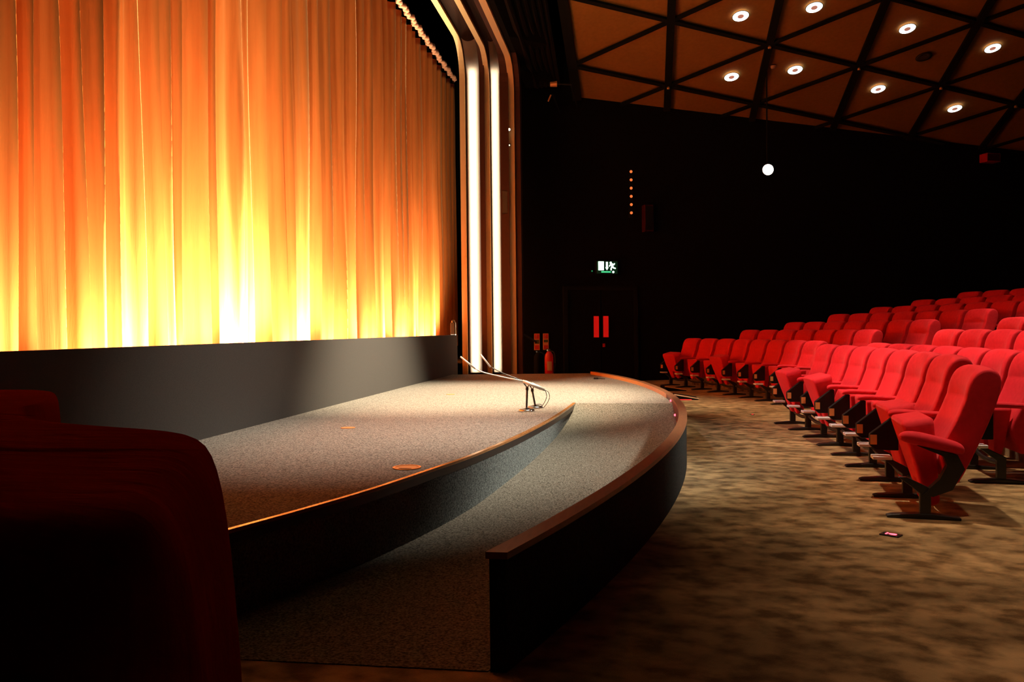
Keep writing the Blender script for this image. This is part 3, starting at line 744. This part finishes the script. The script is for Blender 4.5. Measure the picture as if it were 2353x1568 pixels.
for i, j, lab in [(1, 0, 'tiny brass sprinkler head at the rib joint right of the highest detector'), (0, 1, 'tiny brass sprinkler head at the rib joint nearest the far wall corner'),
                  (2, 0, 'tiny brass sprinkler head at a rib joint between upper second and third ring lights'), (3, 0, 'tiny brass sprinkler head at a rib joint below the unlit ring'),
                  (4, 0, 'tiny brass sprinkler head at the rib joint near the right edge')]:
    p = L_(i, j) - CN * 0.045
    t = thing('sprinkler_head', lab, 'sprinkler', p, 0, 'sprinkler heads on the ceiling ribs')
    bm = new(); lathe(bm, [(0, -0.06), (0.03, -0.055), (0.035, -0.03), (0.02, 0.0), (0, 0.0)], 14); obj('cap', bm, M['brass'], t, True)
    bm = new(); lathe(bm, [(0.0, -0.075), (0.015, -0.072), (0.015, -0.055), (0, -0.055)], 10); obj('nozzle', bm, M['chrome'], t)
t = thing('smoke_detector', 'small round smoke detector on a ceiling panel between two ring lights', 'detector', on_ceiling(3.075, 18.528))
bm = new(); lathe(bm, [(0, -0.06), (0.035, -0.055), (0.05, -0.03), (0.055, 0.0), (0, 0)], 20); obj('dome', bm, M['ringhub'], t, True)
bm = new(); lathe(bm, [(0, -0.008), (0.065, -0.008), (0.065, 0.002), (0, 0.002)], 20); obj('base', bm, M['ringhub'], t)

t = thing('spotlight', 'dazzling white spotlight hanging in front of the dark far wall', 'spotlight', (2.97, 18.6, 4.62))
cam_dir = (Vector((-2.2, 6.5, 0.6)) - Vector((2.97, 18.6, 4.62))).normalized()
q = Vector((0, 0, 1)).rotation_difference(cam_dir).to_matrix().to_4x4()
bm = new(); lathe(bm, [(0, -0.32), (0.09, -0.32), (0.12, -0.22), (0.125, 0.0), (0.115, 0.0), (0.11, -0.02), (0, -0.02)], 24, q); obj('housing', bm, M['blackplastic'], t)
bm = new(); lathe(bm, [(0, -0.015), (0.112, -0.015), (0.10, 0.0), (0.06, 0.012), (0, 0.018)], 24, q); obj('lens', bm, M['spotglow'], t, True)
bm = new(); zc = ceil_z(2.97, 18.6) - 4.62
tube(bm, [(0, 0.1, 0.14), (0, 0.1, zc)], 0.015, 8); tube(bm, [(-0.15, 0.1, -0.02), (-0.15, 0.1, 0.15), (0.15, 0.1, 0.15), (0.15, 0.1, -0.02)], 0.012, 6); obj('yoke', bm, M['black'], t)

# ------------------------------------------------------------------ far wall: doors, sign, lamps
def on_wall(s, z, off): return wall_pt(s, z, off)
def W(name, label, cat, s, z, off=0.0, group=None): return thing(name, label, cat, wall_pt(s, z, off), WALL_RZ, group)
def wsx(x): return (x - WP.x) / WD.x
d = bpy.data.objects.new('door_1', None); C.objects.link(d); d.location = wall_pt(wsx(-0.683), 0, 0.0); d.rotation_euler = (0, 0, WALL_RZ); d['kind'] = 'structure'; d['label'] = 'black double exit doors with two narrow red lit panes'
for sx in (-1, 1):
    bm = new(); box(bm, (min(0.01 * sx, 0.80 * sx), -0.05, 0.0), (max(0.01 * sx, 0.80 * sx), -0.005, 2.1))
    lf = obj('door_leaf', bm, M['blackwall'], d)
    x0, x1 = (-0.185, -0.058) if sx < 0 else (0.045, 0.175)
    bm = new(); box(bm, (x0, -0.06, 1.025), (x1, -0.05, 1.508)); obj('vision_panel', bm, M['redglow'], lf)['label'] = 'narrow glass pane glowing red'
    bm = new(); f = 0.02
    for a in [((x0 - f, -0.066, 1.005), (x0, -0.05, 1.53)), ((x1, -0.066, 1.005), (x1 + f, -0.05, 1.53)), ((x0, -0.066, 1.508), (x1, -0.05, 1.53)), ((x0, -0.066, 1.005), (x1, -0.05, 1.025))]: box(bm, *a)
    obj('pane_frame', bm, M['black'], lf)
bm = new(); box(bm, (0.03, -0.12, 0.80), (0.07, -0.05, 0.88)); obj('door_handle', bm, M['extred'], d)
bm = new()
for a in [((-0.9, -0.07, 0), (-0.80, 0, 2.2)), ((0.80, -0.07, 0), (0.9, 0, 2.2)), ((-0.8, -0.07, 2.1), (0.8, 0, 2.2))]: box(bm, *a)
obj('door_frame', bm, M['black'], d)

t = W('exit_sign', 'lit green and white emergency exit sign above the double doors', 'exit sign', wsx(-0.554), 2.63)
bm = new(); box(bm, (-0.27, -0.10, -0.17), (0.27, 0, 0.15)); obj('housing', bm, M['black'], t, mods=[('BEVEL', dict(width=0.01, segments=2))])
bm = new(); box(bm, (-0.25, -0.106, -0.15), (0.25, -0.10, 0.13)); fc = obj('face', bm, M['exitface'], t)
bm = new(); box(bm, (-0.215, -0.112, -0.075), (-0.085, -0.106, 0.125))
o = obj('door_symbol', bm, M['exitglow'], fc)
bm = new()
xzprism(bm, [(-0.030, 0.115), (0.015, 0.115), (0.015, -0.01), (0.030, -0.01), (-0.008, -0.075), (-0.046, -0.01), (-0.030, -0.01)], -0.112, -0.106)
obj('arrow_symbol', bm, M['exitglow'], fc)
bm = new()                                                            # running figure
lathe(bm, [(0, -0.003), (0.026, -0.003), (0.026, 0.003), (0, 0.003)], 14, Matrix.Translation((0.085, -0.109, 0.095)) @ Matrix.Rotation(PI / 2, 4, 'X'))
def limb(a, b, w):
    a = Vector((a[0], 0, a[1])); b = Vector((b[0], 0, b[1])); dd = (b - a).normalized(); nn = Vector((-dd.z, 0, dd.x)) * w
    xzprism(bm, [(p.x, p.z) for p in (a + nn, b + nn, b - nn, a - nn)], -0.112, -0.106)
for a, b, w in [((0.105, 0.075), (0.125, 0.005), 0.026), ((0.105, 0.065), (0.065, 0.04), 0.012), ((0.065, 0.045), (0.05, 0.01), 0.011), ((0.12, 0.07), (0.165, 0.05), 0.012), ((0.165, 0.05), (0.178, 0.085), 0.011),
                ((0.12, 0.005), (0.09, -0.035), 0.015), ((0.09, -0.035), (0.095, -0.075), 0.013), ((0.125, 0.005), (0.165, -0.025), 0.015), ((0.16, -0.025), (0.205, -0.03), 0.013)]: limb(a, b, w)
obj('runner_symbol', bm, M['exitglow'], fc)
bm = new(); box(bm, (-0.145, -0.112, -0.128), (0.085, -0.106, -0.098)); obj('lamp_strip', bm, M['exitgreen'], fc)
bm = new(); bmesh.ops.create_icosphere(bm, subdivisions=2, radius=0.026, matrix=Matrix.Translation((0.145, -0.11, -0.115))); obj('status_lamp', bm, M['exitglow'], fc)
t = W('indicator_lamp', 'tiny green indicator lamp left of the exit sign', 'lamp', wsx(-0.87), 2.54)
bm = new(); box(bm, (-0.03, -0.03, -0.04), (0.03, 0, 0.04)); obj('body', bm, M['black'], t)
bm = new(); bmesh.ops.create_icosphere(bm, subdivisions=2, radius=0.016, matrix=Matrix.Translation((0, -0.035, 0))); obj('lens', bm, mat('dim green lens', (0.02, 0.3, 0.1), emit=(0.03, 0.6, 0.2), strength=0.5), t)

t = W('indicator_strip', 'vertical strip of six small amber lamps on the dark wall', 'indicator lights', wsx(0.03), 3.88)
bm = new(); box(bm, (-0.05, -0.03, -0.1), (0.05, 0, 1.08)); obj('strip', bm, M['black'], t)
for k in range(6):
    bm = new(); bmesh.ops.create_icosphere(bm, subdivisions=2, radius=0.034, matrix=Matrix.Translation((0, -0.035, 0.01 + k * 0.19))); obj('lamp', bm, M['amber'], t, True)
t = W('wall_loudspeaker', 'dark loudspeaker box on the wall right of the amber lamps', 'loudspeaker', wsx(0.38), 3.45)
bm = new(); box(bm, (-0.11, -0.18, 0), (0.11, 0, 0.62)); obj('cabinet', bm, M['boxred'], t, mods=[('BEVEL', dict(width=0.01, segments=2))])
bm = new(); box(bm, (-0.09, -0.19, 0.03), (0.09, -0.18, 0.59)); obj('grille', bm, M['black'], t)
t = thing('wall_box', 'dim red box high on the far wall near the right edge', 'box', (9.25, 23.05, 5.40), WALL_RZ)
bm = new(); box(bm, (-0.26, -0.15, 0), (0.16, 0.1, 0.22)); obj('case', bm, M['extred'], t, mods=[('BEVEL', dict(width=0.01, segments=2))])
bm = new(); box(bm, (-0.24, -0.156, 0.02), (0.14, -0.15, 0.2)); obj('front', bm, M['boxred'], t)
t = thing('stage_lamp', 'small brown lamp on an arm high beside the proscenium', 'lamp', (-1.52, 17.2, 6.29))
bm = new(); lathe(bm, [(0, -0.08), (0.05, -0.08), (0.06, 0.06), (0, 0.07)], 16, Matrix.Rotation(PI / 2, 4, 'Y')); obj('head', bm, M['brassdark'], t)
bm = new(); tube(bm, [(0.05, 0, 0), (0.34, 0.1, 0.0), (0.36, 1.74, 0.0)], 0.014, 6); obj('arm', bm, M['darkmetal'], t)
t = thing('stage_lamp', 'tiny tilted lamp just below the brown lamp beside the proscenium', 'lamp', (-1.62, 17.2, 6.0))
bm = new(); tube(bm, [(-0.03, 0, -0.06), (0.03, 0, 0.07)], 0.016, 8); obj('head', bm, M['brassdark'], t)
bm = new(); tube(bm, [(0.03, 0, 0.07), (0.06, 0.2, 0.12), (0.08, 1.60, 0.12)], 0.012, 6); obj('arm', bm, M['darkmetal'], t)

# fire point: two identification signs and two extinguishers against the wall
def id_sign(x, lab, tall):
    t = W('fire_sign', lab, 'sign', wsx(x), 0.0, 0.0, 'fire extinguisher signs')
    bm = new(); box(bm, (-0.064, -0.012, 0.755), (0.064, -0.002, 1.125)); p = obj('panel', bm, M['signorange'], t)
    bm = new(); box(bm, (-0.052, -0.015, 1.01), (0.052, -0.012, 1.112)); obj('red_band', bm, M['signred'], t)
    bm = new(); box(bm, (-0.052, -0.015, 0.925 - (0.03 if tall else 0)), (0.052, -0.012, 0.985)); obj('green_band', bm, M['signgreen'], t)
    bm = new(); box(bm, (-0.050, -0.015, 0.772), (0.050, -0.012, 0.862)); obj('lower_red_band', bm, M['signred'], t)
    bm = new()
    tube(bm, [(-0.02, -0.017, 1.025), (-0.02, -0.017, 1.075), (-0.005, -0.017, 1.095)], 0.008, 6); obj('extinguisher_symbol', bm, M['cream_label'], t)
id_sign(-2.09, 'left fire sign with tall green band on the dark wall', True)
id_sign(-1.897, 'right fire sign above the red fire extinguisher', False)
def extinguisher(x, y, z, m, lab, label_panel):
    t = thing('fire_extinguisher', lab, 'fire extinguisher', (x, y, 0))
    bm = new(); lathe(bm, [(0, z), (0.088, z), (0.094, z + 0.02), (0.094, z + 0.42), (0.085, z + 0.47), (0.05, z + 0.52), (0.028, z + 0.54), (0, z + 0.54)], 28); obj('cylinder', bm, m, t, True, mods=[('BEVEL', dict(width=0.003, segments=1))])
    bm = new(); box(bm, (-0.02, -0.02, z + 0.53), (0.02, 0.02, z + 0.575)); box(bm, (-0.07, -0.012, z + 0.575), (0.03, 0.012, z + 0.59)); obj('valve', bm, M['blackplastic'], t)
    bm = new(); lathe(bm, [(0, 0), (0.018, 0), (0.018, 0.012), (0, 0.012)], 12, Matrix.Translation((-0.03, -0.02, z + 0.56)) @ Matrix.Rotation(PI / 2, 4, 'X')); obj('gauge', bm, M['chrome'], t)
    bm = new(); tube(bm, smoothpts([(0.02, 0, z + 0.555), (0.11, 0.0, z + 0.50), (0.125, 0.0, z + 0.3), (0.105, 0, z + 0.1)], 5), 0.011, 8); obj('hose', bm, M['blackplastic'], t, True)
    bm = new(); box(bm, (-0.11, -0.11, 0), (0.11, 0.11, z)); obj('stand', bm, M['black'], t)
    if label_panel:
        bm = new(); rr = []
        for k in range(9):
            a = -PI / 2 - 0.35 + 1.1 * k / 8
            rr.append([(0.0955 * math.cos(a), 0.0955 * math.sin(a), z + 0.14), (0.0955 * math.cos(a), 0.0955 * math.sin(a), z + 0.33)])
        loft(bm, rr, cap=False, closed=False); obj('paper_label', bm, M['cream_label'], t)
extinguisher(-1.692, 17.3, 0.22, M['extred'], 'red fire extinguisher with cream label at the far stage end', True)
extinguisher(-1.97, 17.75, 0.18, M['black'], 'dark extinguisher barely visible left of the red one', False)

# ------------------------------------------------------------------ on the floor
t = thing('floor_light', 'black floor light with red lit symbol in front of the nearest seat', 'floor light', (1.49, 5.075, 0.0), -0.65)
bm = new(); box(bm, (-0.055, -0.035, 0), (0.055, 0.035, 0.008)); obj('plate', bm, M['blackplastic'], t, mods=[('BEVEL', dict(width=0.003, segments=2))])
bm = new(); box(bm, (-0.028, -0.017, 0.008), (-0.019, 0.017, 0.010)); 
prism(bm, [(-0.012, -0.004), (0.006, -0.014), (0.028, -0.012), (0.032, 0.004), (0.026, 0.014), (0.008, 0.012), (-0.012, 0.006)], 0.008, 0.010)
obj('lit_symbol', bm, M['redled'], t)
t = thing('floor_light', 'tiny round red floor light on the carpet before the far seats', 'floor light', (1.667, 11.87, 0.0))
bm = new(); lathe(bm, [(0, 0), (0.03, 0), (0.028, 0.006), (0, 0.008)], 16); obj('bezel', bm, M['blackplastic'], t)
bm = new(); lathe(bm, [(0, 0.006), (0.016, 0.006), (0.014, 0.012), (0, 0.014)], 12); obj('lens', bm, mat('dim red lens', (0.5, 0.03, 0.02), emit=(1, 0.05, 0.04), strength=1.2), t)
def wedge(x, y, rz, lab, glow):
    t = thing('access_step', lab, 'step', (x, y, 0), rz, 'low steps outside the kerb')
    bm = new(); xzprism(bm, [(-0.2, 0.0), (0.2, 0.0), (0.2, 0.012), (-0.2, 0.078)], 0.0, 0.55); obj('body', bm, M['black'], t)
    bm = new()
    vs = [(-0.205, -0.01, 0.082), (0.205, -0.01, 0.014), (0.205, 0.05, 0.014), (-0.205, 0.05, 0.082)]
    a = [bm.verts.new(v) for v in vs]; b = [bm.verts.new((v[0], v[1], v[2] + 0.014)) for v in vs]
    bm.faces.new(a); bm.faces.new(b)
    for i in range(4): bm.faces.new([a[i], a[(i + 1) % 4], b[(i + 1) % 4], b[i]])
    obj('nosing', bm, M['palewood'], t)['label'] = 'pale edge strip'
    if glow:
        bm = new(); box(bm, (-0.16, -0.02, 0.0), (0.08, -0.012, 0.012)); obj('led_strip', bm, mat('red strip', (0.5, 0.02, 0.02), emit=(1, 0.02, 0.03), strength=0.9), t)
wedge(0.93, 14.3, 0.0, 'low black wedge step with pale edge and red strip beside the kerb', True)
wedge(0.86, 16.3, 0.15, 'further low wedge step behind the one with the red strip', False)

# ------------------------------------------------------------------ lights
def spot(name, loc, target, power, angle, blend, col, size=0.1):
    l = bpy.data.lights.new(name, 'SPOT'); l.energy = power; l.spot_size = math.radians(angle); l.spot_blend = blend; l.color = col; l.shadow_soft_size = size
    o = bpy.data.objects.new(name, l); C.objects.link(o); o.location = loc
    o.rotation_euler = (Vector(target) - Vector(loc)).to_track_quat('-Z', 'Y').to_euler(); return o
WARM = (1.0, 0.80, 0.55)
# footlights hidden in the trough behind the plinth, raking up the curtain
for y, p in [(5.2, 900), (6.7, 3000), (7.6, 3000), (8.8, 6500), (10.4, 4200), (12.0, 3400), (13.8, 3600), (15.6, 4000), (17.2, 3600)]:
    spot('footlight', (-3.47, y, 0.72), (-4.05, y - 0.85, 1.85), p * 0.95, 104, 1.0, (1.0, 0.84, 0.56), 0.05)
for y, p in [(4.0, 350), (5.75, 1000), (6.9, 1200), (8.0, 2400), (9.4, 1400), (10.9, 1100), (12.6, 1200), (14.4, 1500), (16.0, 1600)]:
    spot('footlight', (-3.47, y, 0.70), (-4.20, y + 0.2, 1.5), p * 0.75, 112, 1.0, (1.0, 0.84, 0.56), 0.05)
# stage spots hung above the stage
spot('stage_spot', (0.4, 9.9, 7.4), (-2.0, 10.6, 0.4), 14500, 46, 0.85, (1.0, 0.89, 0.64), 0.12)
spot('stage_spot', (-0.4, 7.4, 8.2), (-2.1, 6.7, 0.4), 4200, 36, 1.0, (1.0, 0.90, 0.74), 0.12)
# front of house spot reaching the ramp and the stage front
spot('front_spot', (8.0, 8.6, 7.0), (-0.85, 6.9, 0.1), 9500, 17, 1.0, (0.95, 0.95, 0.80), 0.5)
spot('stage_spot', (-1.8, 10.5, 7.4), (0.1, 13.3, 0.4), 4800, 26, 1.0, (1.0, 0.84, 0.58), 0.2)  # extra spot added to brighten the kerb facing at the far end
# house spots over the front rows and the carpet
for x, y, tx, ty, p, an in [(1.8, 7.4, 3.1, 7.2, 2900, 44), (1.9, 12.2, 3.0, 12.3, 2500, 31), (1.8, 9.6, 3.1, 9.6, 1300, 40), (5.6, 11.8, 5.4, 11.8, 2600, 40), (4.0, 4.2, 3.5, 3.6, 1900, 36)]:
    spot('house_spot', (x, y, ceil_z(x, y) - 0.25), (tx, ty, 0), p, an, 0.9, (1.0, 0.80, 0.54), 0.15)
# fill lights added to brighten the seat fronts and the fire point
spot('seat_front_fill', (-3.0, 9.0, 6.1), (2.0, 9.2, 0.3), 650, 40, 1.0, (0.95, 0.95, 1.0), 0.1)
spot('fire_point_fill', (-1.5, 15.0, 4.6), (-1.75, 18.2, 0.8), 55, 30, 0.8, (1.0, 0.55, 0.28), 0.1)
spot('ceiling_fill', (-1.6, 12.0, 6.2), (0.4, 16.0, 7.6), 170, 80, 1.0, (1.0, 0.72, 0.35), 0.1)  # added fill that lifts the ceiling beside the proscenium

w = bpy.data.worlds.new('dark'); bpy.context.scene.world = w; w.use_nodes = True
w.node_tree.nodes['Background'].inputs[0].default_value = (0, 0, 0, 1)

# ------------------------------------------------------------------ camera
cam = bpy.data.cameras.new('camera'); cam.sensor_width = 36; cam.lens = 36 * 1908 / 2353; cam.clip_start = 0.05; cam.clip_end = 100
co = bpy.data.objects.new('camera', cam); C.objects.link(co)
yaw, pitch, roll = math.radians(8.128), math.radians(0.7837), 0.0105
fw = Vector((-math.sin(yaw) * math.cos(pitch), math.cos(yaw) * math.cos(pitch), -math.sin(pitch)))
rt = Vector((math.cos(yaw), math.sin(yaw), 0)); up = rt.cross(fw)
r2 = rt * math.cos(roll) - up * math.sin(roll); u2 = up * math.cos(roll) + rt * math.sin(roll)
mw = Matrix.Identity(4)
mw.col[0][:3] = r2; mw.col[1][:3] = u2; mw.col[2][:3] = -fw; mw.col[3][:3] = (0, 0, 1.22)
co.matrix_world = mw
sc = bpy.context.scene; sc.camera = co
sc.view_settings.view_transform = 'Standard'; sc.view_settings.look = 'None'; sc.view_settings.exposure = 0; sc.view_settings.gamma = 1
sc.cycles.max_bounces = 8; sc.cycles.diffuse_bounces = 4; sc.cycles.sample_clamp_indirect = 6
sc.cycles.use_denoising = True
